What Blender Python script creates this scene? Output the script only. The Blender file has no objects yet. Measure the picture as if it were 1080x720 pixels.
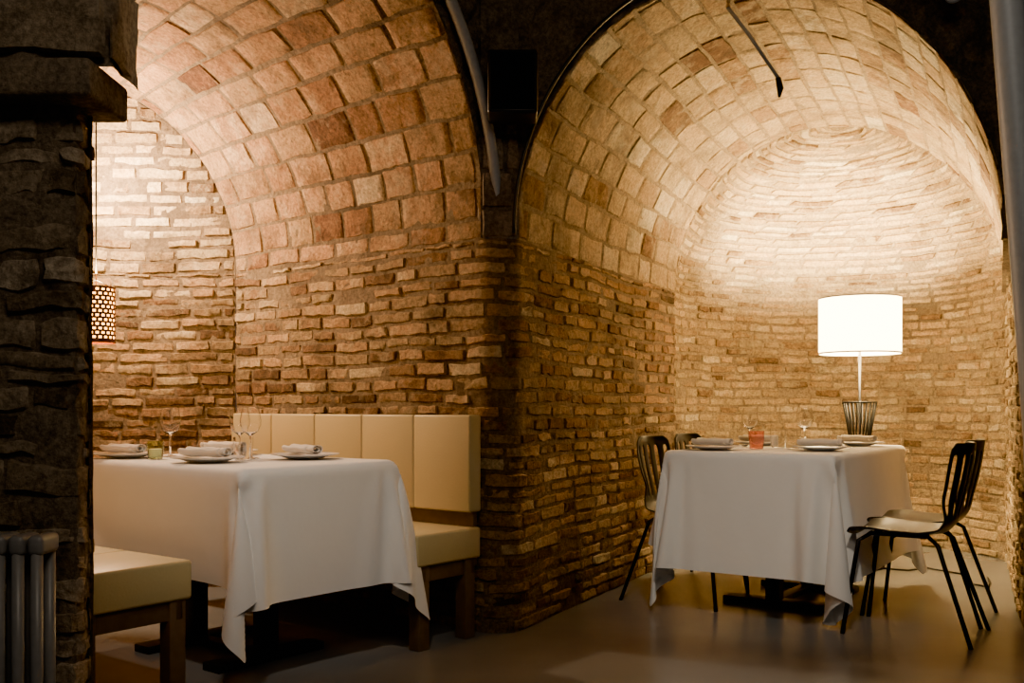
import bpy, bmesh, math, random
from mathutils import Vector, Matrix, noise
random.seed(7)
S = bpy.context.scene
COL = S.collection
H = 0.97; ZS = 1.70; ZC = 3.3

# ------------------------------------------------------------ helpers
def mk(name, verts, faces, mat=None, smooth=True, parent=None):
    me = bpy.data.meshes.new(name)
    me.from_pydata([tuple(v) for v in verts], [], faces)
    me.validate(); me.update()
    if smooth:
        me.polygons.foreach_set('use_smooth', [True]*len(me.polygons))
    ob = bpy.data.objects.new(name, me)
    COL.objects.link(ob)
    if mat: me.materials.append(mat)
    if parent: ob.parent = parent
    return ob

def empty(name, loc=(0,0,0), rz=0):
    e = bpy.data.objects.new(name, None)
    e.empty_display_size = 0.1
    e.location = loc; e.rotation_euler = (0,0,rz)
    COL.objects.link(e)
    return e

def box(name, lo, hi, mat, bevel=0.0, parent=None, seg=3, smooth=False):
    x0,y0,z0 = lo; x1,y1,z1 = hi
    bm = bmesh.new()
    bmesh.ops.create_cube(bm, size=1)
    for v in bm.verts:
        v.co = Vector(((x0+x1)/2+v.co.x*(x1-x0), (y0+y1)/2+v.co.y*(y1-y0), (z0+z1)/2+v.co.z*(z1-z0)))
    if bevel>0:
        bmesh.ops.bevel(bm, geom=bm.edges[:], offset=bevel, segments=seg, affect='EDGES', profile=0.5)
        smooth = True
    me = bpy.data.meshes.new(name); bm.to_mesh(me); bm.free()
    if smooth: me.polygons.foreach_set('use_smooth', [True]*len(me.polygons))
    me.materials.append(mat)
    ob = bpy.data.objects.new(name, me); COL.objects.link(ob)
    if parent: ob.parent = parent
    return ob

def tube(name, pts, r, mat, parent=None, n=10):
    pts = [Vector(p) for p in pts]
    verts=[]; faces=[]
    prev=None
    for i,p in enumerate(pts):
        if i==0: t=pts[1]-p
        elif i==len(pts)-1: t=p-pts[i-1]
        else: t=pts[i+1]-pts[i-1]
        t.normalize()
        if prev is None:
            a=t.orthogonal().normalized()
        else:
            a=(prev-t*prev.dot(t)).normalized()
        prev=a
        b=t.cross(a)
        rr = r[i] if isinstance(r,(list,tuple)) else r
        for k in range(n):
            an=2*math.pi*k/n
            verts.append(p+a*math.cos(an)*rr+b*math.sin(an)*rr)
    m=len(pts)
    for i in range(m-1):
        for k in range(n):
            faces.append((i*n+k, i*n+(k+1)%n, (i+1)*n+(k+1)%n, (i+1)*n+k))
    faces.append(tuple(range(n))[::-1]); faces.append(tuple((m-1)*n+k for k in range(n)))
    return mk(name, verts, faces, mat, True, parent)

def lathe(name, prof, mat, loc=(0,0,0), n=36, parent=None):
    verts=[];faces=[]
    for r,z in prof:
        for k in range(n):
            a=2*math.pi*k/n
            verts.append((max(r,0.0004)*math.cos(a), max(r,0.0004)*math.sin(a), z))
    for i in range(len(prof)-1):
        for k in range(n):
            faces.append((i*n+k, i*n+(k+1)%n,(i+1)*n+(k+1)%n,(i+1)*n+k))
    ob=mk(name,verts,faces,mat,True,parent)
    ob.data.set_sharp_from_angle(angle=0.95)
    ob.location=loc
    return ob

# ------------------------------------------------------------ materials
def newmat(name):
    m=bpy.data.materials.new(name); m.use_nodes=True
    nt=m.node_tree; b=nt.nodes['Principled BSDF']
    return m,nt,b
def N(nt,t,**k):
    n=nt.nodes.new(t)
    for a,v in k.items(): setattr(n,a,v)
    return n
def simple(name, col, rough=0.5, metal=0.0, bump=0.0, bscale=60, var=0.15, trans=0, emis=None, es=0, spec=None):
    m,nt,b=newmat(name)
    tc=N(nt,'ShaderNodeTexCoord')
    no=N(nt,'ShaderNodeTexNoise'); no.inputs['Scale'].default_value=bscale; no.inputs['Detail'].default_value=5
    nt.links.new(tc.outputs['Object'],no.inputs['Vector'])
    mx=N(nt,'ShaderNodeMixRGB'); 
    mx.inputs[1].default_value=tuple(c*(1-var) for c in col)+(1,)
    mx.inputs[2].default_value=tuple(min(1,c*(1+var)) for c in col)+(1,)
    nt.links.new(no.outputs['Fac'],mx.inputs[0]); nt.links.new(mx.outputs[0],b.inputs['Base Color'])
    b.inputs['Roughness'].default_value=rough; b.inputs['Metallic'].default_value=metal
    if trans: b.inputs['Transmission Weight'].default_value=trans
    if spec is not None: b.inputs['Specular IOR Level'].default_value=spec
    if emis:
        b.inputs['Emission Color'].default_value=tuple(emis)+(1,); b.inputs['Emission Strength'].default_value=es
    if bump>0:
        bp=N(nt,'ShaderNodeBump'); bp.inputs['Strength'].default_value=bump; bp.inputs['Distance'].default_value=0.005
        nt.links.new(no.outputs['Fac'],bp.inputs['Height']); nt.links.new(bp.outputs[0],b.inputs['Normal'])
    return m

def masonry(name, cols, dirt=(0.045,0.03,0.018), dirtamt=0.5, mort=False, bump=0.9, large=1.6, plaster=0.0, plcol=(0.5,0.42,0.32), vary=0.7):
    m,nt,b=newmat(name); L=nt.links
    geo=N(nt,'ShaderNodeTexCoord')
    ramp=N(nt,'ShaderNodeValToRGB')
    els=ramp.color_ramp.elements
    while len(els)<len(cols): els.new(0.5)
    for i,c in enumerate(cols):
        els[i].position=i/(max(1,len(cols)-1)); els[i].color=tuple(c)+(1,)
    n1=N(nt,'ShaderNodeTexNoise'); n1.inputs['Scale'].default_value=14; n1.inputs['Detail'].default_value=8; n1.inputs['Roughness'].default_value=0.65
    L.new(geo.outputs['Object'],n1.inputs['Vector'])
    if mort:
        L.new(n1.outputs['Fac'],ramp.inputs[0])
    else:
        at=N(nt,'ShaderNodeAttribute'); at.attribute_name='bc'
        sp=N(nt,'ShaderNodeSeparateColor'); L.new(at.outputs['Color'],sp.inputs[0])
        ad=N(nt,'ShaderNodeMath',operation='MULTIPLY_ADD'); ad.inputs[1].default_value=vary
        L.new(n1.outputs['Fac'],ad.inputs[0])
        ad2=N(nt,'ShaderNodeMath',operation='ADD'); ad2.inputs[1].default_value=-vary/2
        L.new(sp.outputs[0],ad.inputs[2]); L.new(ad.outputs[0],ad2.inputs[0]); L.new(ad2.outputs[0],ramp.inputs[0])
    n2=N(nt,'ShaderNodeTexNoise'); n2.inputs['Scale'].default_value=60; n2.inputs['Detail'].default_value=9; n2.inputs['Roughness'].default_value=0.78
    L.new(geo.outputs['Object'],n2.inputs['Vector'])
    r2=N(nt,'ShaderNodeMapRange'); r2.inputs[1].default_value=0.34; r2.inputs[2].default_value=0.66; r2.inputs[3].default_value=0.42; r2.inputs[4].default_value=1.35
    L.new(n2.outputs['Fac'],r2.inputs[0])
    mu=N(nt,'ShaderNodeMixRGB',blend_type='MULTIPLY'); mu.inputs[0].default_value=1
    L.new(ramp.outputs[0],mu.inputs[1]); L.new(r2.outputs[0],mu.inputs[2])
    src=mu.outputs[0]
    if plaster>0:
        n4=N(nt,'ShaderNodeTexNoise'); n4.inputs['Scale'].default_value=5; n4.inputs['Detail'].default_value=10; n4.inputs['Roughness'].default_value=0.78
        mp=N(nt,'ShaderNodeMapping'); mp.inputs['Location'].default_value=(5,3,1)
        L.new(geo.outputs['Object'],mp.inputs[0]); L.new(mp.outputs[0],n4.inputs['Vector'])
        r4=N(nt,'ShaderNodeMapRange'); r4.inputs[1].default_value=0.53; r4.inputs[2].default_value=0.62; r4.inputs[3].default_value=0; r4.inputs[4].default_value=plaster
        L.new(n4.outputs['Fac'],r4.inputs[0])
        mp2=N(nt,'ShaderNodeMixRGB'); mp2.inputs[2].default_value=tuple(plcol)+(1,)
        L.new(r4.outputs[0],mp2.inputs[0]); L.new(src,mp2.inputs[1]); src=mp2.outputs[0]
    n3=N(nt,'ShaderNodeTexNoise'); n3.inputs['Scale'].default_value=large; n3.inputs['Detail'].default_value=9; n3.inputs['Roughness'].default_value=0.7
    L.new(geo.outputs['Object'],n3.inputs['Vector'])
    r3=N(nt,'ShaderNodeMapRange'); r3.inputs[1].default_value=0.5; r3.inputs[2].default_value=0.66; r3.inputs[3].default_value=0; r3.inputs[4].default_value=dirtamt
    L.new(n3.outputs['Fac'],r3.inputs[0])
    mx=N(nt,'ShaderNodeMixRGB'); mx.inputs[2].default_value=tuple(dirt)+(1,)
    L.new(r3.outputs[0],mx.inputs[0]); L.new(src,mx.inputs[1]); L.new(mx.outputs[0],b.inputs['Base Color'])
    b.inputs['Roughness'].default_value=0.92; b.inputs['Specular IOR Level'].default_value=0.25
    bp=N(nt,'ShaderNodeBump'); bp.inputs['Strength'].default_value=bump; bp.inputs['Distance'].default_value=0.008
    L.new(n2.outputs['Fac'],bp.inputs['Height'])
    bp2=N(nt,'ShaderNodeBump'); bp2.inputs['Strength'].default_value=0.9; bp2.inputs['Distance'].default_value=0.018
    L.new(n1.outputs['Fac'],bp2.inputs['Height']); L.new(bp.outputs[0],bp2.inputs['Normal']); L.new(bp2.outputs[0],b.inputs['Normal'])
    return m

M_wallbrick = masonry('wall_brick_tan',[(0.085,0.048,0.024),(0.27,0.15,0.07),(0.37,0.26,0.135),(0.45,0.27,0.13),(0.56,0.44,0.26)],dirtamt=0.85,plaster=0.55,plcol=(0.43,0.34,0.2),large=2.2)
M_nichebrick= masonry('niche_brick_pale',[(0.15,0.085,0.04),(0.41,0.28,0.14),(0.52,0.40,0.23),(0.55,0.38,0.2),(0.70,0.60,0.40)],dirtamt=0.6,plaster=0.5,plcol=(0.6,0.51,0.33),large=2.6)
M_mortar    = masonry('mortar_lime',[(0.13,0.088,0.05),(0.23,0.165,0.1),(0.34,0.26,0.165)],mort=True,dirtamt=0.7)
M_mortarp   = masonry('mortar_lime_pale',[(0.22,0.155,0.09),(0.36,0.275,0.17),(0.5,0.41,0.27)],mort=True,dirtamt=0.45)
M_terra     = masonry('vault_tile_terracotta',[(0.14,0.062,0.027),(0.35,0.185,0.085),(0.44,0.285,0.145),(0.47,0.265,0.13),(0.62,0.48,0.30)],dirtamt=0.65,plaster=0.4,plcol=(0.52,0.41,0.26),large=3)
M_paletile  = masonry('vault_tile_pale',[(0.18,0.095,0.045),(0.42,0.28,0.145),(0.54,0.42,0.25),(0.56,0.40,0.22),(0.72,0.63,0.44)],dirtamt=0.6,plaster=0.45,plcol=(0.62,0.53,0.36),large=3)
M_pillar    = masonry('pillar_stone_dark',[(0.13,0.1,0.07),(0.28,0.225,0.16),(0.36,0.295,0.22),(0.5,0.42,0.325)],dirtamt=0.6,large=6,plaster=0.9,plcol=(0.36,0.3,0.225))
M_rubble    = masonry('rubble_dark',[(0.07,0.056,0.042),(0.3,0.245,0.18),(0.19,0.155,0.12),(0.46,0.385,0.29)],mort=True,dirtamt=0.7,large=6,bump=1)
M_pierst    = masonry('pier_stone',[(0.17,0.135,0.1),(0.29,0.23,0.165),(0.36,0.29,0.22),(0.44,0.37,0.28)],dirtamt=0.5,large=3)

def floor_mat():
    m,nt,b=newmat('polished_concrete'); L=nt.links
    tc=N(nt,'ShaderNodeTexCoord')
    n=N(nt,'ShaderNodeTexNoise'); n.inputs['Scale'].default_value=1.3; n.inputs['Detail'].default_value=6; n.inputs['Roughness'].default_value=0.5
    L.new(tc.outputs['Object'],n.inputs['Vector'])
    r=N(nt,'ShaderNodeValToRGB'); r.color_ramp.elements[0].position=0.3; r.color_ramp.elements[0].color=(0.185,0.192,0.198,1)
    r.color_ramp.elements[1].position=0.7; r.color_ramp.elements[1].color=(0.24,0.247,0.25,1)
    L.new(n.outputs['Fac'],r.inputs[0]); L.new(r.outputs[0],b.inputs['Base Color'])
    rr=N(nt,'ShaderNodeMapRange'); rr.inputs[3].default_value=0.18; rr.inputs[4].default_value=0.28
    L.new(n.outputs['Fac'],rr.inputs[0]); L.new(rr.outputs[0],b.inputs['Roughness'])
    return m
M_floor=floor_mat()
def fabric(name,col):
    m,nt,b=newmat(name); L=nt.links
    tc=N(nt,'ShaderNodeTexCoord')
    w=N(nt,'ShaderNodeTexNoise'); w.inputs['Scale'].default_value=400; L.new(tc.outputs['Object'],w.inputs['Vector'])
    n=N(nt,'ShaderNodeTexNoise'); n.inputs['Scale'].default_value=9; n.inputs['Detail'].default_value=4; L.new(tc.outputs['Object'],n.inputs['Vector'])
    mx=N(nt,'ShaderNodeMixRGB'); mx.inputs[1].default_value=tuple(c*0.95 for c in col)+(1,); mx.inputs[2].default_value=tuple(col)+(1,)
    L.new(n.outputs['Fac'],mx.inputs[0]); L.new(mx.outputs[0],b.inputs['Base Color'])
    bp=N(nt,'ShaderNodeBump'); bp.inputs['Strength'].default_value=0.15; bp.inputs['Distance'].default_value=0.001
    L.new(w.outputs['Fac'],bp.inputs['Height'])
    bp2=N(nt,'ShaderNodeBump'); bp2.inputs['Strength'].default_value=0.3; bp2.inputs['Distance'].default_value=0.008
    L.new(n.outputs['Fac'],bp2.inputs['Height']); L.new(bp.outputs[0],bp2.inputs['Normal']); L.new(bp2.outputs[0],b.inputs['Normal'])
    b.inputs['Roughness'].default_value=0.85
    b.inputs['Sheen Weight'].default_value=0.2
    return m
M_cloth=fabric('tablecloth_linen',(0.88,0.865,0.84))
M_napkin=fabric('napkin_cotton',(0.74,0.68,0.6))
M_leather=simple('cream_leather',(0.54,0.44,0.23),0.42,bump=0.15,bscale=120,var=0.05)
M_wood=simple('bench_wood',(0.15,0.1,0.06),0.5,bump=0.2,bscale=25,var=0.3)
M_black=simple('black_plastic',(0.012,0.012,0.012),0.35)
M_blackm=simple('black_metal',(0.02,0.02,0.02),0.4,0.6)
M_steel=simple('dark_steel',(0.12,0.12,0.13),0.35,0.9)
M_pipe=simple('grey_pipe_paint',(0.33,0.36,0.39),0.5,0.1)
M_rad=simple('radiator_enamel',(0.2,0.2,0.2),0.4)
M_porc=simple('porcelain',(0.8,0.78,0.75),0.12,var=0.02)
M_ceil=simple('dark_ceiling',(0.1,0.085,0.07),0.9,bump=1,bscale=9,var=0.5)
def glass(name,col,rough=0.0):
    m,nt,b=newmat(name); b.inputs['Base Color'].default_value=tuple(col)+(1,)
    b.inputs['Transmission Weight'].default_value=1; b.inputs['Roughness'].default_value=rough; b.inputs['IOR'].default_value=1.35
    return m
M_glass=glass('clear_glass',(1,1,1)); M_pink=glass('pink_glass',(0.95,0.6,0.55)); M_green=glass('green_glass',(0.85,0.9,0.6))
M_wax=simple('candle_wax',(0.8,0.74,0.6),0.5,emis=(1,0.8,0.5),es=0.15)
def shade_mat(name,col,es,tr=0.6):
    m=bpy.data.materials.new(name); m.use_nodes=True; nt=m.node_tree; nt.nodes.clear(); L=nt.links
    o=N(nt,'ShaderNodeOutputMaterial'); d=N(nt,'ShaderNodeBsdfDiffuse'); t=N(nt,'ShaderNodeBsdfTranslucent')
    tc=N(nt,'ShaderNodeTexCoord'); n=N(nt,'ShaderNodeTexNoise'); n.inputs['Scale'].default_value=120
    L.new(tc.outputs['Object'],n.inputs['Vector'])
    mxc=N(nt,'ShaderNodeMixRGB'); mxc.inputs[1].default_value=tuple(c*0.9 for c in col)+(1,); mxc.inputs[2].default_value=tuple(col)+(1,)
    L.new(n.outputs['Fac'],mxc.inputs[0]); L.new(mxc.outputs[0],d.inputs[0]); L.new(mxc.outputs[0],t.inputs[0])
    mx=N(nt,'ShaderNodeMixShader'); mx.inputs[0].default_value=tr; L.new(d.outputs[0],mx.inputs[1]); L.new(t.outputs[0],mx.inputs[2])
    e=N(nt,'ShaderNodeEmission'); e.inputs[0].default_value=(1,0.76,0.40,1); e.inputs[1].default_value=es
    a=N(nt,'ShaderNodeAddShader'); L.new(mx.outputs[0],a.inputs[0]); L.new(e.outputs[0],a.inputs[1]); L.new(a.outputs[0],o.inputs[0])
    return m
M_shade=shade_mat('lampshade_fabric',(0.9,0.86,0.78),12.0,0.5)

# ------------------------------------------------------------ masonry layer
def lay(name, surf, vtop, rowh, blen, mat, urange, joint=0.012, lift=0.005, warp=0.018, seed=0, v0=0.0, missing=0.015, jag=0.006, rise=0.006, lenvar=(0.55,1.3), rowvar=(0.85,1.15), hvar=(-0.2,1.7), tiltamt=1.0):
    rnd=random.Random(seed); nu,nv=8,4
    verts=[];faces=[];cols=[]
    v=v0
    while v<vtop-0.01:
        h=rowh*rnd.uniform(*rowvar); ve=min(v+h,vtop)
        ua,ub=urange((v+ve)/2)
        u=ua-rnd.uniform(0,blen)
        while u<ub:
            L=blen*rnd.uniform(*lenvar)
            a=max(u,ua); b=min(u+L,ub); u+=L
            if b-a<0.03: continue
            if rnd.random()<missing: continue
            tone=rnd.betavariate(1.4,1.4); li=lift*rnd.uniform(*hvar); tilt=rnd.uniform(-0.005,0.005)*tiltamt; tl2=rnd.uniform(-0.003,0.003)*tiltamt
            j=joint*rnd.uniform(0.6,1.4)/2
            dvv=rnd.uniform(-0.003,0.003)
            W=b-a-2*j; Hh=ve-v-2*j; ru=min(0.12,rise/W); rv=min(0.2,rise/Hh)
            GU=(0,ru,0.2,0.36,0.52,0.66,0.82,1-ru,1); GV=(0,rv,0.5,1-rv,1)
            base=len(verts)
            for jv in range(nv+1):
                fv=jv/nv
                for iu in range(nu+1):
                    fu=iu/nu
                    edge=(iu in (0,nu)) or (jv in (0,nv))
                    uu=a+j+W*GU[iu]; vv=v+j+Hh*GV[jv]+dvv
                    w=noise.noise(Vector((uu*1.7+seed,vv*1.7,3.1)))*warp+noise.noise(Vector((uu*6,vv*6+seed,9.1)))*warp*0.35
                    nz=noise.noise(Vector((uu*26,vv*34,seed*1.3)))
                    nz2=noise.noise(Vector((uu*21,vv*25,seed*2.3+5)))
                    P,Nn=surf(uu+nz*jag,vv+w+nz2*jag)
                    if edge: hgt=-0.010
                    else: hgt=li+(tilt*(fu-0.5)*2+tl2*(fv-.5)*2)+(nz*0.006+nz2*0.004)*(0.4+0.6*tiltamt)
                    verts.append(P+Nn*hgt); cols.append(tone)
            for jv in range(nv):
                for iu in range(nu):
                    q=base+jv*(nu+1)+iu
                    faces.append((q,q+1,q+nu+2,q+nu+1))
        v=ve
    ob=mk(name,verts,faces,mat,True)
    ob.data.set_sharp_from_angle(angle=0.9)
    ca=ob.data.color_attributes.new('bc','FLOAT_COLOR','POINT')
    flat=[]
    for c in cols: flat+= [c,c,c,1]
    ca.data.foreach_set('color',flat)
    return ob

def sheet(name, surf, vtop, urange, mat, du=0.03, dv=0.03, amp=0.004, v0=0.0, seed=0, extra=None, off=-0.003):
    nv=max(2,int((vtop-v0)/dv)); ua,ub=urange(v0); nu=max(2,int((ub-ua)/du))
    verts=[];faces=[]
    for j in range(nv+1):
        v=v0+(vtop-v0)*j/nv; a,b=urange(v)
        for i in range(nu+1):
            u=a+(b-a)*i/nu
            P,Nn=surf(u,v)
            h=off+noise.noise(P*14+Vector((seed,0,0)))*amp+noise.noise(P*4)*amp
            if extra: h+=extra(P)
            verts.append(P+Nn*h)
    for j in range(nv):
        for i in range(nu):
            q=j*(nu+1)+i; faces.append((q,q+1,q+nu+2,q+nu+1))
    return mk(name,verts,faces,mat,True)

class Path:
    def __init__(s,pts):
        s.p=[Vector((x,y,0)) for x,y in pts]; s.d=[0]
        for a,b in zip(s.p,s.p[1:]): s.d.append(s.d[-1]+(b-a).length)
        s.len=s.d[-1]
        s.tan=[]
        for i in range(len(s.p)):
            a=s.p[max(0,i-1)]; b=s.p[min(len(s.p)-1,i+1)]; s.tan.append((b-a).normalized())
    def at(s,u):
        u=max(0,min(s.len,u)); lo,hi=0,len(s.d)-1
        while hi-lo>1:
            m=(lo+hi)//2
            if s.d[m]<=u: lo=m
            else: hi=m
        f=(u-s.d[lo])/max(1e-6,s.d[hi]-s.d[lo])
        P=s.p[lo].lerp(s.p[hi],f); T=s.tan[lo].lerp(s.tan[hi],f).normalized()
        return P,Vector((T.y,-T.x,0))
    def surf(s):
        def f(u,v):
            P,n=s.at(u); return P+Vector((0,0,v)),n
        return f
def fillet(pts, cuts):
    out=[]
    for i,p in enumerate(pts):
        c=cuts.get(i,0)
        if not c: out.append(p); continue
        p=Vector(p); a=Vector(pts[i-1]); b=Vector(pts[i+1])
        A=p+(a-p).normalized()*c; B=p+(b-p).normalized()*c
        for k in range(7):
            t=k/6; q=A*(1-t)**2+p*2*t*(1-t)+B*t*t; out.append((q.x,q.y))
    return out
def bez(a,b,c,t): return tuple(a[i]*(1-t)**2+2*b[i]*t*(1-t)+c[i]*t*t for i in range(2))

LF=(-1.05,2.50); LC=(-2.2,2.95); LB=(-3.5,5.3)
RF=(-0.12,4.30); RB=(-1.50,5.40)
QF=(0.02,4.32);  QB=(1.03,6.30)
SF=(2.14,4.32);  SB=(3.13,6.30)
AC=(2.08,6.30); AR=1.05

leftpts=[bez(LF,LC,LB,i/14) for i in range(15)]
pL=Path(leftpts)
pBack=Path([LB,RB])
pMid=Path(fillet([RB,(-0.11,4.28),(0.02,4.30),QB],{1:0.05,2:0.05}))
apse=[(AC[0]+AR*math.cos(math.pi*(1-i/40)),AC[1]+AR*math.sin(math.pi*(1-i/40))) for i in range(41)]
pApse=Path(apse)
pRight=Path(fillet([SB,(2.22,4.32),(3.4,4.30)],{1:0.05}))
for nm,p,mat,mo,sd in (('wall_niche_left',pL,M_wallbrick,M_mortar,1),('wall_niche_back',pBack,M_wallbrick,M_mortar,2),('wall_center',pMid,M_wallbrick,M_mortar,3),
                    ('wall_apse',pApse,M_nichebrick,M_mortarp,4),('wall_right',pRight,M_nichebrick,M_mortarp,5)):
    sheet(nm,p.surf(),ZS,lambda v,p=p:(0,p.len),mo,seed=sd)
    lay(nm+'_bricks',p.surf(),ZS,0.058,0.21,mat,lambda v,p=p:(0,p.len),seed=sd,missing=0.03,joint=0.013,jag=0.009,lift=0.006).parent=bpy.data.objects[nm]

rB=(Vector(RB)-Vector(LB)).length/2; RVB=1.05
def lun(v):
    z=min(0.999,max(0,(v-ZS)/RVB)); c=rB*math.sqrt(1-z*z); return (rB-c,rB+c)
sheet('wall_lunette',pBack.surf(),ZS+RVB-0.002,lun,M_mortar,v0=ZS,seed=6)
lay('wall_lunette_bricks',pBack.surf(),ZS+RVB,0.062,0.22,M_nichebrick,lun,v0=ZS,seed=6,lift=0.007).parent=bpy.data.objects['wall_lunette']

def vault(Lf,Rf,rv,U,V):
    def P(s,th):
        a=Vector(Lf(s)).to_3d(); b=Vector(Rf(s)).to_3d(); c=(a+b)/2; h=(b-a)/2
        q=c-h*math.cos(th); q.z=ZS+rv(s)*math.sin(th); return q,c
    def f(u,v):
        s=u/U; th=v/V*math.pi
        p,c=P(s,th); p1,_=P(s+0.01,th); p2,_=P(s,th+0.01)
        n=(p1-p).cross(p2-p).normalized()
        cc=Vector((c.x,c.y,ZS-0.1))
        if n.dot(cc-p)<0: n=-n
        return p,n
    return f
VV=3.35
lv=vault(lambda s:bez(LF,LC,LB,s),lambda s:tuple(RF[i]+(RB[i]-RF[i])*s for i in range(2)),lambda s:1.08-0.03*s,1.8,VV)
sheet('ceiling_vault_left',lv,VV,lambda v:(0,1.8),M_mortar,du=0.04,dv=0.04,amp=0.002)
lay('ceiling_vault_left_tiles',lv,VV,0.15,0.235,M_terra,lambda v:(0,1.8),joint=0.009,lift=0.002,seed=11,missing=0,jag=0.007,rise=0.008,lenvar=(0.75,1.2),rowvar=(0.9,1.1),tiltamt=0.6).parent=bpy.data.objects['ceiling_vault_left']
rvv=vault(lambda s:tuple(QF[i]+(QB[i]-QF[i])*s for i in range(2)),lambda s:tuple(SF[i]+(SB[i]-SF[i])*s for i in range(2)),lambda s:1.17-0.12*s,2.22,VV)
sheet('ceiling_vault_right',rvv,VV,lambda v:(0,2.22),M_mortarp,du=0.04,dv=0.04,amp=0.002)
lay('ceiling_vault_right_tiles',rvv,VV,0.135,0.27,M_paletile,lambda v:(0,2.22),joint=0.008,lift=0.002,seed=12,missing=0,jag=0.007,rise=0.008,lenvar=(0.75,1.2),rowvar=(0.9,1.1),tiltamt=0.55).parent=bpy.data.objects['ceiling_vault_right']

VD=AR*math.pi/2
def dome(u,v):
    ph=v/AR; c=math.cos(ph); ru=max(0.02,AR*c)
    az=math.pi-u/ru
    n=Vector((math.cos(az)*c,math.sin(az)*c,math.sin(ph)))
    return Vector((AC[0],AC[1],ZS))+n*AR, -n
dr=lambda v:(0,math.pi*max(0.02,AR*math.cos(min(v,VD-0.001)/AR)))
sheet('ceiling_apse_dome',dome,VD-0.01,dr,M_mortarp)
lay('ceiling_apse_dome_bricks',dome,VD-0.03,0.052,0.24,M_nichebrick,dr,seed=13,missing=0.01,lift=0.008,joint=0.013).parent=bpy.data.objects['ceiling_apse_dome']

def rub(P): 
    return abs(noise.noise(P*5))*0.05+noise.noise(P*12)*0.025+noise.noise(P*30)*0.008-0.02
def facewall(name,A,B,rv):
    A=Vector(A).to_3d();B=Vector(B).to_3d(); c=(A+B)/2; h=(B-A)/2; t=h.normalized(); n=Vector((t.y,-t.x,0))
    nu,nv=110,50; verts=[];faces=[]
    for j in range(nv+1):
        for i in range(nu+1):
            th=math.pi*i/nu
            p=c-h*math.cos(th); z0=ZS+rv*math.sin(th)
            p.z=z0+(ZC-z0)*j/nv
            verts.append(p+n*(rub(p)*1.3*min(1,j/3)))
    for j in range(nv):
        for i in range(nu):
            q=j*(nu+1)+i; faces.append((q,q+1,q+nu+2,q+nu+1))
    return mk(name,verts,faces,M_rubble,True)
facewall('wall_spandrel_left',LF,RF,1.08)
facewall('wall_spandrel_right',QF,SF,1.17)
pPier=Path([(-0.135,4.275),(-0.10,4.28),(0.0,4.295),(0.03,4.31)])
sheet('wall_pier',pPier.surf(),ZC,lambda v:(0,pPier.len),M_rubble,v0=ZS)
lay('wall_pier_stones',pPier.surf(),2.2,0.14,0.3,M_pierst,lambda v:(0,pPier.len),v0=ZS,seed=31,lift=0.008).parent=bpy.data.objects['wall_pier']
pFR=Path([(2.13,4.31),(3.4,4.30)])
sheet('wall_face_right',pFR.surf(),ZC,lambda v:(0,pFR.len),M_rubble,v0=ZS,extra=rub)
mk('trim_soffit_right',[(3.14,6.3,ZS),(2.30,4.30,ZS),(2.12,4.30,ZS),(3.10,6.3,ZS),(3.14,6.3,ZS+.03),(2.30,4.30,ZS+.03),(2.12,4.30,ZS+.03),(3.10,6.3,ZS+.03)],
   [(0,1,2,3),(7,6,5,4),(0,4,5,1),(1,5,6,2),(2,6,7,3),(3,7,4,0)],M_mortarp,False)

pPil=Path(fillet([(-2.6,2.40),(-1.04,2.40),(-1.07,2.52)],{1:0.03}))
sheet('wall_pillar',pPil.surf(),1.70,lambda v:(0,pPil.len),M_rubble,amp=0.01)
lay('wall_pillar_stones',pPil.surf(),1.70,0.062,0.19,M_pillar,lambda v:(0,pPil.len),seed=21,lift=0.004,warp=0.05,joint=0.014,jag=0.014,missing=0.10,lenvar=(0.4,1.5),rowvar=(0.7,1.4)).parent=bpy.data.objects['wall_pillar']
box('trim_capital',(-2.6,2.32,1.70),(-0.985,2.56,1.79),M_rubble,0.012)
pB2=Path(fillet([(-2.6,2.34),(-0.93,2.34),(-0.96,2.55)],{1:0.03}))
sheet('wall_pillar_upper',pB2.surf(),ZC,lambda v:(0,pB2.len),M_rubble,v0=1.78,extra=lambda P:rub(P)*0.7)
lay('wall_pillar_upper_stones',pB2.surf(),ZC,0.2,0.4,M_pillar,lambda v:(0,pB2.len),v0=1.79,seed=22,lift=0.008,joint=0.016,jag=0.01).parent=bpy.data.objects['wall_pillar_upper']

mk('floor',[(-4.2,-2.5,0),(4.2,-2.5,0),(4.2,7.6,0),(-4.2,7.6,0)],[(0,1,2,3)],M_floor,False)
mk('ceiling',[(-4.2,-2.5,ZC),(4.2,-2.5,ZC),(4.2,7.6,ZC),(-4.2,7.6,ZC)],[(3,2,1,0)],M_ceil,False)

A=Vector(LF).to_3d();B=Vector(RF).to_3d(); c=(A+B)/2; h=(B-A)/2; t=h.normalized(); n=Vector((t.y,-t.x,0))
pts=[]
for i in range(40):
    th=math.pi*(0.42+0.54*i/39); q=c-h*1.035*math.cos(th)+n*0.05; q.z=ZS+1.13*math.sin(th); pts.append(q)
tube('arch_conduit_pipe',pts,0.024,M_pipe)
pts=[]
cx=(QF[0]+SF[0])/2; hx=(SF[0]-QF[0])/2
for i in range(50):
    th=math.pi*(0.0+0.5*i/49); pts.append((cx-hx*1.012*math.cos(th),4.275,ZS+0.02+1.185*math.sin(th)))
tube('arch_edge_shade',pts,0.008,M_black)  # black tube stands in for the shaded gap along the arch edge

e=empty('hanging_iron_rod')
tube('rod',[(0.96,4.62,2.88),(1.10,4.62,2.70),(1.235,4.62,2.50)],0.009,M_pipe,e)
tube('hook',[(1.235,4.62,2.50),(1.245,4.62,2.45),(1.24,4.62,2.41)],[0.013,0.016,0.006],M_blackm,e)

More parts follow.
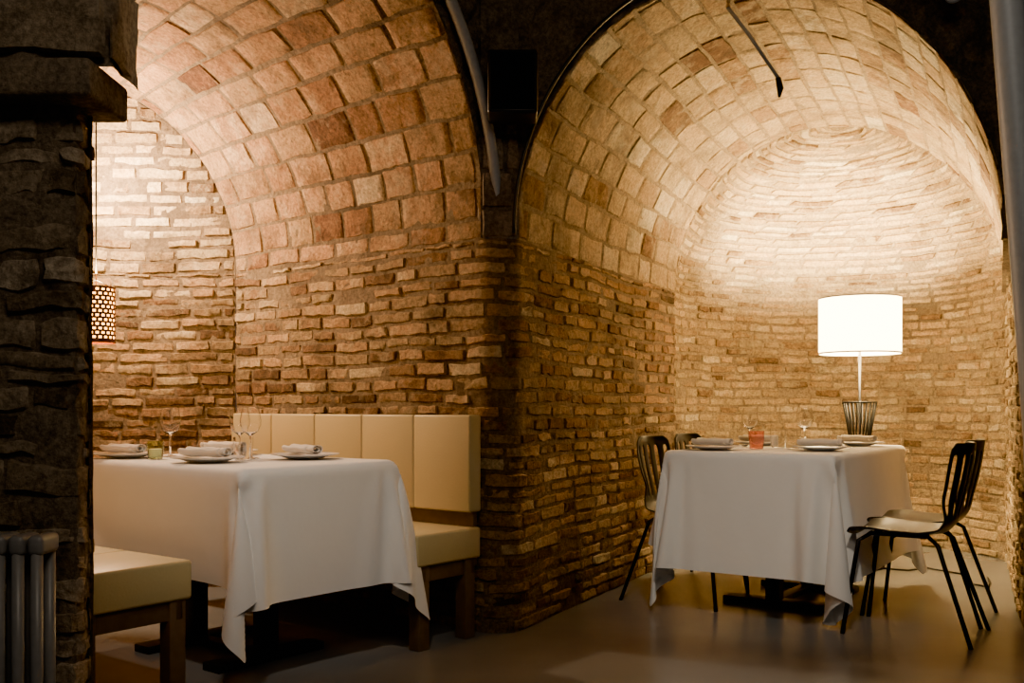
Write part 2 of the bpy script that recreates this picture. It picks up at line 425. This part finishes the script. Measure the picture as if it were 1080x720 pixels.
tube('grey_drain_pipe',[(1.19,2.45,3.28),(1.215,2.45,2.0),(1.27,2.45,1.3),(1.30,2.45,0.9),(1.325,2.45,0.0)],0.038,M_pipe,n=20)

e=empty('wall_speaker')
box('cabinet',(-0.10,4.05,2.17),(0.105,4.22,2.43),M_black,0.012,e)
M_grille=simple('speaker_grille_cloth',(0.01,0.01,0.01),0.95,spec=0.1)
box('grille',(-0.088,4.042,2.185),(0.093,4.052,2.415),M_grille,0.004,e)
box('bracket',(-0.02,4.2,2.26),(0.03,4.31,2.34),M_blackm,0.004,e)
e=empty('wall_spotlight_fixture')
f1=lathe('housing',[(0.0,0.10),(0.03,0.10),(0.045,0.08),(0.05,0.0),(0.046,0.0),(0.04,0.03),(0,0.035)],M_pipe,(1.84,4.12,2.69),parent=e,n=28); f1.rotation_euler=(-0.7,0,0.3)
f2=lathe('lens',[(0.0,0.01),(0.045,0.006)],M_porc,(1.84,4.12,2.69),parent=e,n=28); f2.rotation_euler=(-0.7,0,0.3)
tube('arm',[(1.825,4.18,2.76),(1.84,4.26,2.80),(1.85,4.33,2.80)],0.009,M_pipe,e)

e=empty('column_radiator')
for i in range(9):
    x=-1.045-0.042*i
    for y in (2.19,2.25):
        tube('column',[(x,y,0.06),(x,y,0.66)],0.013,M_rad,e,12)
    box('section_top',(x-0.018,2.175,0.645),(x+0.018,2.265,0.69),M_rad,0.012,e)
    box('section_foot',(x-0.018,2.175,0.0 if i in(0,8) else 0.05),(x+0.018,2.265,0.09),M_rad,0.012,e)

# ------------------------------------------------------------ benches
def bench(name, O, ax, ay, length, depth, npan, hz=0.94):
    rz=math.atan2(ax[1],ax[0]); e=empty(name,(O[0],O[1],0),rz)
    lx=Vector((math.cos(rz),math.sin(rz))); ly=Vector((-lx.y,lx.x)); sg=1 if ly.dot(Vector(ay))>0 else -1
    def B(nm,x0,x1,y0,y1,z0,z1,m,bv):
        ya,yb=sorted((sg*y0,sg*y1)); return box(nm,(x0,ya,z0),(x1,yb,z1),m,bv,e)
    nseat=3
    for i in range(nseat):
        B('seat_cushion',length*i/nseat+0.001,length*(i+1)/nseat-0.001,0.0,depth,0.335,0.465,M_leather,0.012)
    for i in range(npan):
        B('back_panel',length*i/npan+0.0005,length*(i+1)/npan-0.0005,0.0,0.075,0.53,hz,M_leather,0.009)
    B('back_frame',0.02,length-0.02,0.005,0.03,0.30,0.9,M_wood,0.003)
    B('front_rail',0.01,length-0.01,depth-0.06,depth-0.03,0.27,0.336,M_wood,0.003)
    B('rear_rail',0.01,length-0.01,0.03,0.06,0.27,0.336,M_wood,0.003)
    for x in (0.01,length-0.07):
        B('leg',x,x+0.06,depth-0.08,depth-0.02,0,0.335,M_wood,0.004)
        B('leg',x,x+0.06,0.03,0.09,0,0.335,M_wood,0.004)
        B('end_rail',x+0.01,x+0.05,0.05,depth-0.05,0.27,0.335,M_wood,0.003)
    return e
w=Vector((-0.78,0.62)).normalized(); nn=Vector((-0.62,-0.78)).normalized()
bench('upholstered_bench',(-0.13,4.235),w,nn,1.65,0.39,5)
bench('upholstered_bench',(-1.32,2.97),Vector((-0.8,0.6)),Vector((0.6,0.8)),1.15,0.43,4)

# ------------------------------------------------------------ tables with simulated cloths
TOP=0.755
def table(name, O, ax, ay, La, Lb):
    ax=Vector(ax).normalized(); ay=Vector(ay).normalized()
    mirror=(ax.x*ay.y-ax.y*ay.x)<0
    e=empty(name)
    def loc(a,b,z): 
        p=Vector(O)+ax*a+ay*b; return Vector((p.x,p.y,z))
    def bx(nm,a0,a1,b0,b1,z0,z1,m,bv=0.004):
        o=box(nm,(a0,b0,z0),(a1,b1,z1),m,bv,None)
        for v in o.data.vertices: v.co=loc(v.co.x,v.co.y,v.co.z)
        if mirror: o.data.flip_normals()
        o.data.update(); o.parent=e
        return o
    top=bx('tabletop',0,La,0,Lb,TOP-0.05,TOP,M_wood,0.012)
    for a in (La*0.3,La*0.7):
        bx('column',a-0.035,a+0.035,Lb/2-0.035,Lb/2+0.035,0.02,TOP-0.03,M_blackm)
        bx('base_plate',a-0.05,a+0.05,Lb/2-0.25,Lb/2+0.25,0,0.03,M_blackm)
    bx('base_bar',La*0.3,La*0.7,Lb/2-0.03,Lb/2+0.03,0.0,0.03,M_blackm)
    return e,top,loc
def cloth(name, loc, La, Lb, o, step=0.027):
    a0,a1,b0,b1=-o[0],La+o[1],-o[2],Lb+o[3]
    na=int((a1-a0)/step); nb=int((b1-b0)/step)
    verts=[];faces=[]
    for j in range(nb+1):
        for i in range(na+1):
            a=a0+(a1-a0)*i/na; b=b0+(b1-b0)*j/nb
            p=loc(a,b,TOP+0.010)
            ox=max(0,-a,a-La); oy=max(0,-b,b-Lb)
            p.z-= 0.08*(ox+oy)
            verts.append(p)
    up=(loc(1,0,0)-loc(0,0,0)).cross(loc(0,1,0)-loc(0,0,0)).z>0
    for j in range(nb):
        for i in range(na):
            q=j*(na+1)+i; f=(q,q+1,q+na+2,q+na+1)
            faces.append(f if up else f[::-1])
    ob=mk(name,verts,faces,M_cloth,True)
    m=ob.modifiers.new('cloth','CLOTH'); s=m.settings
    s.quality=8; s.mass=0.35; s.tension_stiffness=30; s.compression_stiffness=30; s.shear_stiffness=5; s.bending_stiffness=0.3; s.air_damping=2.5
    s.tension_damping=8; s.compression_damping=8; s.shear_damping=5
    m.collision_settings.distance_min=0.006; m.collision_settings.collision_quality=3; m.collision_settings.use_self_collision=False
    return ob
eL,tL,locL=table('dining_table',(-0.906,3.353),(-0.78,0.62),(0.62,0.78),1.15,0.72)
eR,tR,locR=table('dining_table',(1.40,4.35),(0.56,0.83),(-0.83,0.56),1.35,0.80)
cL=cloth('tablecloth',locL,1.15,0.72,(0.47,0.40,0.42,0.44))
cR=cloth('tablecloth',locR,1.35,0.80,(0.55,0.42,0.55,0.47))
fl=bpy.data.objects['floor']
try:
    for o in (tL,tR,fl):
        c=o.modifiers.new('col','COLLISION'); o.collision.thickness_outer=0.004; o.collision.cloth_friction=20
    S.frame_start=1; S.frame_end=120
    for f in range(1,106): S.frame_set(f)
    dg=bpy.context.evaluated_depsgraph_get()
    news=[(o,bpy.data.meshes.new_from_object(o.evaluated_get(dg))) for o in (cL,cR)]
    for o,me in news:
        o.modifiers.clear(); o.data=me
        print('cloth z',min(v.co.z for v in me.vertices),max(v.co.z for v in me.vertices))
    for o in (tL,tR,fl): o.modifiers.clear()
except Exception as ex:
    print('CLOTH FAIL',ex)
S.frame_set(1)
for o in (cL,cR):
    o.data.polygons.foreach_set('use_smooth',[True]*len(o.data.polygons))
    s=o.modifiers.new('s','SUBSURF'); s.levels=1; s.render_levels=1
ZT=TOP+0.014

# ------------------------------------------------------------ tableware
plate_prof=[(0,0.004),(0.06,0.004),(0.075,0.006),(0.1,0.014),(0.135,0.02),(0.137,0.023),(0.1,0.018),(0.074,0.010),(0.06,0.008),(0,0.008)]
def plate(p):
    lathe('dinner_plate',plate_prof,M_porc,(p.x,p.y,ZT-0.004),48)
def napkin(p,ang,L=0.2):
    verts=[];faces=[];K=34;NL=14
    for i in range(NL+1):
        x=(i/NL-0.5)*L
        for k in range(K):
            t=k/(K-1); a=t*4.4*math.pi; r=0.007+0.021*t+0.0018*math.sin(x*60+a)
            y=math.cos(a)*r*1.25; z=math.sin(a)*r*0.8+0.0235
            if k>K-6: y+= (k-K+6)*0.006; z=max(0.002,z-(k-K+6)*0.002)
            verts.append((x+0.006*math.sin(a*0.7),y,max(z,0.0015)))
    for i in range(NL):
        for k in range(K-1):
            q=i*K+k; faces.append((q,q+1,q+K+1,q+K))
    o=mk('rolled_napkin',verts,faces,M_napkin,True); o.location=(p.x,p.y,ZT+0.014); o.rotation_euler=(0,0,ang)
    s=o.modifiers.new('t','SOLIDIFY'); s.thickness=0.0022; s.offset=0
    return o
wine=[(0,0.0),(0.036,0.001),(0.036,0.003),(0.012,0.006),(0.004,0.014),(0.0035,0.085),(0.008,0.094),(0.03,0.11),(0.041,0.135),(0.042,0.155),(0.033,0.205),
      (0.0326,0.205),(0.0415,0.155),(0.0405,0.136),(0.0295,0.1108),(0.008,0.0948),(0,0.0945)]
tumb=[(0,0),(0.03,0.0),(0.033,0.004),(0.038,0.05),(0.039,0.09),(0.0384,0.09),(0.0374,0.05),(0.0324,0.006),(0,0.005)]
def wineg(p): lathe('wine_glass',wine,M_glass,(p.x,p.y,ZT-0.003),36)
def tumbler(p,m=M_glass): lathe('water_tumbler',tumb,m,(p.x,p.y,ZT-0.003),36)
def candle(p,m=M_glass):
    e=empty('votive_candle',(p.x,p.y,ZT-0.003))
    lathe('holder',[(r*0.85,z*0.8) for r,z in tumb],m,(0,0,0),30,e)
    lathe('wax',[(0,0.009),(0.023,0.009),(0.025,0.04),(0.02,0.041),(0,0.040)],M_wax,(0,0,0),24,e)
aL=math.atan2(0.62,-0.78); aR=math.atan2(0.83,0.56)
for a,b,r in ((0.42,0.15,0.2),(0.33,0.54,-0.2),(0.97,0.14,0.1),(0.88,0.56,0.15)):
    p=locL(a,b,0); plate(p); napkin(p,aL+r)
for a,b in ((0.52,0.42),(0.90,0.30),(0.62,0.44)): wineg(locL(a,b,0))
tumbler(locL(0.46,0.34,0)); candle(locL(0.80,0.17,0),M_green); candle(locL(0.68,0.27,0))
for a,b,r in ((0.17,0.62,1.3),(0.37,0.16,1.5),(1.1,0.18,1.2),(0.85,0.64,1.4)):
    p=locR(a,b,0); plate(p); napkin(p,aR+r)
for a,b in ((0.6,0.6),(0.75,0.36),(0.95,0.42)): wineg(locR(a,b,0))
tumbler(locR(0.37,0.48,0),M_pink); tumbler(locR(0.50,0.34,0)); candle(locR(0.76,0.20,0)); tumbler(locR(0.6,0.45,0))

# ------------------------------------------------------------ chairs
def chair(p, d):
    rz=math.atan2(d[1],d[0])-math.pi/2
    e=empty('dining_chair',(p[0],p[1],0),rz)
    prof=[(0.215,0.425),(0.20,0.448),(0.13,0.455),(0.03,0.445),(-0.08,0.442),(-0.155,0.455),(-0.195,0.50),(-0.215,0.57),(-0.235,0.65),(-0.25,0.73),(-0.26,0.80),(-0.265,0.825)]
    ws=[0.185,0.2,0.212,0.215,0.21,0.19,0.165,0.165,0.19,0.2,0.185,0.13]
    sub=3; P=[];W=[]
    for i in range(len(prof)-1):
        for k in range(sub):
            f=k/sub; P.append((prof[i][0]*(1-f)+prof[i+1][0]*f,prof[i][1]*(1-f)+prof[i+1][1]*f)); W.append(ws[i]*(1-f)+ws[i+1]*f)
    P.append(prof[-1]);W.append(ws[-1])
    nx=18; verts=[];faces=[]
    for i,(y,z) in enumerate(P):
        for k in range(nx+1):
            x=(k/nx*2-1)
            back=max(0,min(1,(z-0.46)/0.12)); 
            yy=y+0.055*back*x*x; zz=z-0.012*(1-back)*(1-x*x)+0.01*(1-back)*x*x
            verts.append((x*W[i],yy,zz))
    n=len(P)
    for i in range(n-1):
        z=(P[i][1]+P[i+1][1])/2
        for k in range(nx):
            if 0.52<z<0.785 and P[i][0]<-0.15 and k%3 in (1,) and 0<k<nx-1: continue
            q=i*(nx+1)+k; faces.append((q,q+1,q+nx+2,q+nx+1))
    o=mk('shell',verts,faces,M_black,True,e)
    s=o.modifiers.new('t','SOLIDIFY'); s.thickness=0.009; s.offset=0
    s=o.modifiers.new('s','SUBSURF'); s.levels=1; s.render_levels=1
    for sx in (-1,1):
        tube('leg_front',[(sx*0.13,0.12,0.435),(sx*0.165,0.17,0.40),(sx*0.215,0.225,0.0)],0.0095,M_blackm,e)
        tube('leg_rear',[(sx*0.13,-0.10,0.435),(sx*0.165,-0.15,0.40),(sx*0.215,-0.285,0.0)],0.0095,M_blackm,e)
        tube('side_rail',[(sx*0.13,0.12,0.43),(sx*0.13,-0.10,0.43)],0.009,M_blackm,e)
    tube('cross_bar',[(-0.15,0.03,0.425),(0.15,0.03,0.425)],0.008,M_blackm,e)
    return e
a=Vector((0.56,0.83)).normalized(); b=Vector((-0.83,0.56)).normalized(); O=Vector((1.40,4.35))
chair(O+a*0.17-b*0.28, b); chair(O+a*0.60-b*0.25, b)
chair(O+a*0.30+b*0.80, -b); chair(O+a*0.88+b*0.86, -b)

# ------------------------------------------------------------ floor lamp
LX,LY=2.12,6.07
e=empty('floor_lamp',(LX,LY,0))
R=0.24
lathe('shade',[(R,1.30),(R,1.64),(R-0.002,1.64),(R-0.002,1.30),(R,1.30)],M_shade,parent=e,n=64)
lathe('shade_ring_top',[(R+0.002,1.632),(R+0.002,1.642),(R-0.004,1.642),(R-0.004,1.632),(R+0.002,1.632)],M_porc,parent=e,n=64)
lathe('shade_ring_bottom',[(R+0.002,1.298),(R+0.002,1.308),(R-0.004,1.308),(R-0.004,1.298),(R+0.002,1.298)],M_porc,parent=e,n=64)
tube('pole',[(0,0,0.02),(0,0,1.44)],0.008,M_steel,e)
for k in range(3):
    an=k*2.094; tube('spider',[(0,0,1.335),(math.cos(an)*R,math.sin(an)*R,1.335)],0.003,M_steel,e,6)
M_bulb=simple('bulb_glow',(1,0.9,0.7),0.3,emis=(1,0.75,0.42),es=25)
lathe('bulb',[(0,1.44),(0.014,1.445),(0.018,1.46),(0.032,1.49),(0.03,1.515),(0.015,1.535),(0,1.538)],M_bulb,parent=e,n=20)
hg=[(0.14,0.0),(0.10,0.18),(0.058,0.42),(0.045,0.58),(0.06,0.78),(0.098,1.0)]
for k in range(22):
    an=2*math.pi*k/22
    tube('wire',[(math.cos(an+z*0.5)*r,math.sin(an+z*0.5)*r,z+0.004) for r,z in hg],0.004,M_blackm,e,6)
for r,z in hg:
    ring=[(math.cos(q*math.pi/12)*r,math.sin(q*math.pi/12)*r,z+0.005) for q in range(25)]
    tube('ring',ring,0.005,M_blackm,e,6)
tube('power_cable',[(2.2,6.0,0.008),(2.35,5.9,0.008),(2.5,6.0,0.008),(2.62,5.75,0.008),(2.5,5.5,0.008),(2.56,5.35,0.008),(2.64,5.5,0.008),(2.70,5.65,0.008)],0.006,M_black,n=8)

# ------------------------------------------------------------ pendant lamp
M_bronze=simple('bronze_perforated',(0.22,0.1,0.035),0.4,0.8)
M_inner=simple('amber_liner',(0.8,0.45,0.15),0.6,emis=(1,0.42,0.08),es=14)
PX,PY,PZ=-1.93,4.62,1.27
e=empty('pendant_lamp',(PX,PY,PZ))
verts=[];faces=[];n=42;m=26;r=0.085;hh=0.26
for j in range(m+1):
    for k in range(n):
        an=2*math.pi*k/n; verts.append((r*math.cos(an),r*math.sin(an),hh*j/m))
for j in range(m):
    for k in range(n):
        if 1<=j<m-1 and j%2==0 and (k+(j//2)%2)%2==0: continue
        faces.append((j*n+k,j*n+(k+1)%n,(j+1)*n+(k+1)%n,(j+1)*n+k))
mk('perforated_shade',verts,faces,M_bronze,True,e)
lathe('liner',[(r-0.006,0.01),(r-0.006,hh-0.01)],M_inner,parent=e)
tube('cord',[(0,0,hh-0.02),(0,0,1.38)],0.004,M_black,e,8)
tube('holder',[(-r,0,hh-0.01),(0,0,hh+0.03),(r,0,hh-0.01)],0.004,M_black,e,8)

# ------------------------------------------------------------ lights
def point(name,loc,energy,col,rad=0.05):
    l=bpy.data.lights.new(name,'POINT'); l.energy=energy; l.color=col; l.shadow_soft_size=rad
    o=bpy.data.objects.new(name,l); o.location=loc; COL.objects.link(o); return o
def spot(name,loc,target,energy,col,ang=1.2,blend=0.8,rad=0.06):
    l=bpy.data.lights.new(name,'SPOT'); l.energy=energy; l.color=col; l.spot_size=ang; l.spot_blend=blend; l.shadow_soft_size=rad
    o=bpy.data.objects.new(name,l); o.location=loc; o.rotation_euler=(Vector(target)-Vector(loc)).to_track_quat('-Z','Y').to_euler(); COL.objects.link(o); return o
point('lamp_bulb_light',(LX,LY,1.545),310,(1,0.69,0.31),0.05)
spot('added_apse_spot',(LX,LY+0.03,1.60),(LX+0.1,LY+1.1,2.05),900,(1,0.74,0.37),1.9,1.0,0.05)  # extra spot added at the lamp to brighten a band on the apse
point('niche_uplight',(-2.12,4.98,2.14),170,(1,0.71,0.45),0.07)
point('pendant_light',(PX,PY,PZ+hh+0.06),30,(1,0.60,0.23),0.04)
spot('added_spot_left_cloth',(-0.3,1.6,3.15),(-1.0,3.9,0.6),175,(1,0.87,0.72),0.55,1.0,0.1)  # unseen spot added to brighten the left tablecloth
spot('added_spot_right_cloth',(0.7,1.9,3.15),(1.2,4.6,0.5),195,(1,0.87,0.70),0.5,1.0,0.1)  # same for the right tablecloth: added spot, no fixture
l=bpy.data.lights.new('ceiling_room_light','AREA'); l.energy=40; l.size=1.2; l.color=(1,0.84,0.66)
o=bpy.data.objects.new('ceiling_room_light',l); o.location=(0.3,0.4,3.2); o.rotation_euler=(0.6,0,0); COL.objects.link(o)

wd=bpy.data.worlds.new('world'); S.world=wd; wd.use_nodes=True
wd.node_tree.nodes['Background'].inputs[0].default_value=(0.95,0.9,0.9,1); wd.node_tree.nodes['Background'].inputs[1].default_value=0.045

cd=bpy.data.cameras.new('camera'); cd.lens=35; cd.sensor_width=36; cd.shift_y=70/1080; cd.clip_start=0.05
co=bpy.data.objects.new('camera',cd); co.location=(0,0,H); co.rotation_euler=(math.pi/2,0,0); COL.objects.link(co); S.camera=co
S.view_settings.view_transform='AgX'
try: S.view_settings.look='AgX - Punchy'
except Exception as ex: print(ex)
S.view_settings.exposure=0.5
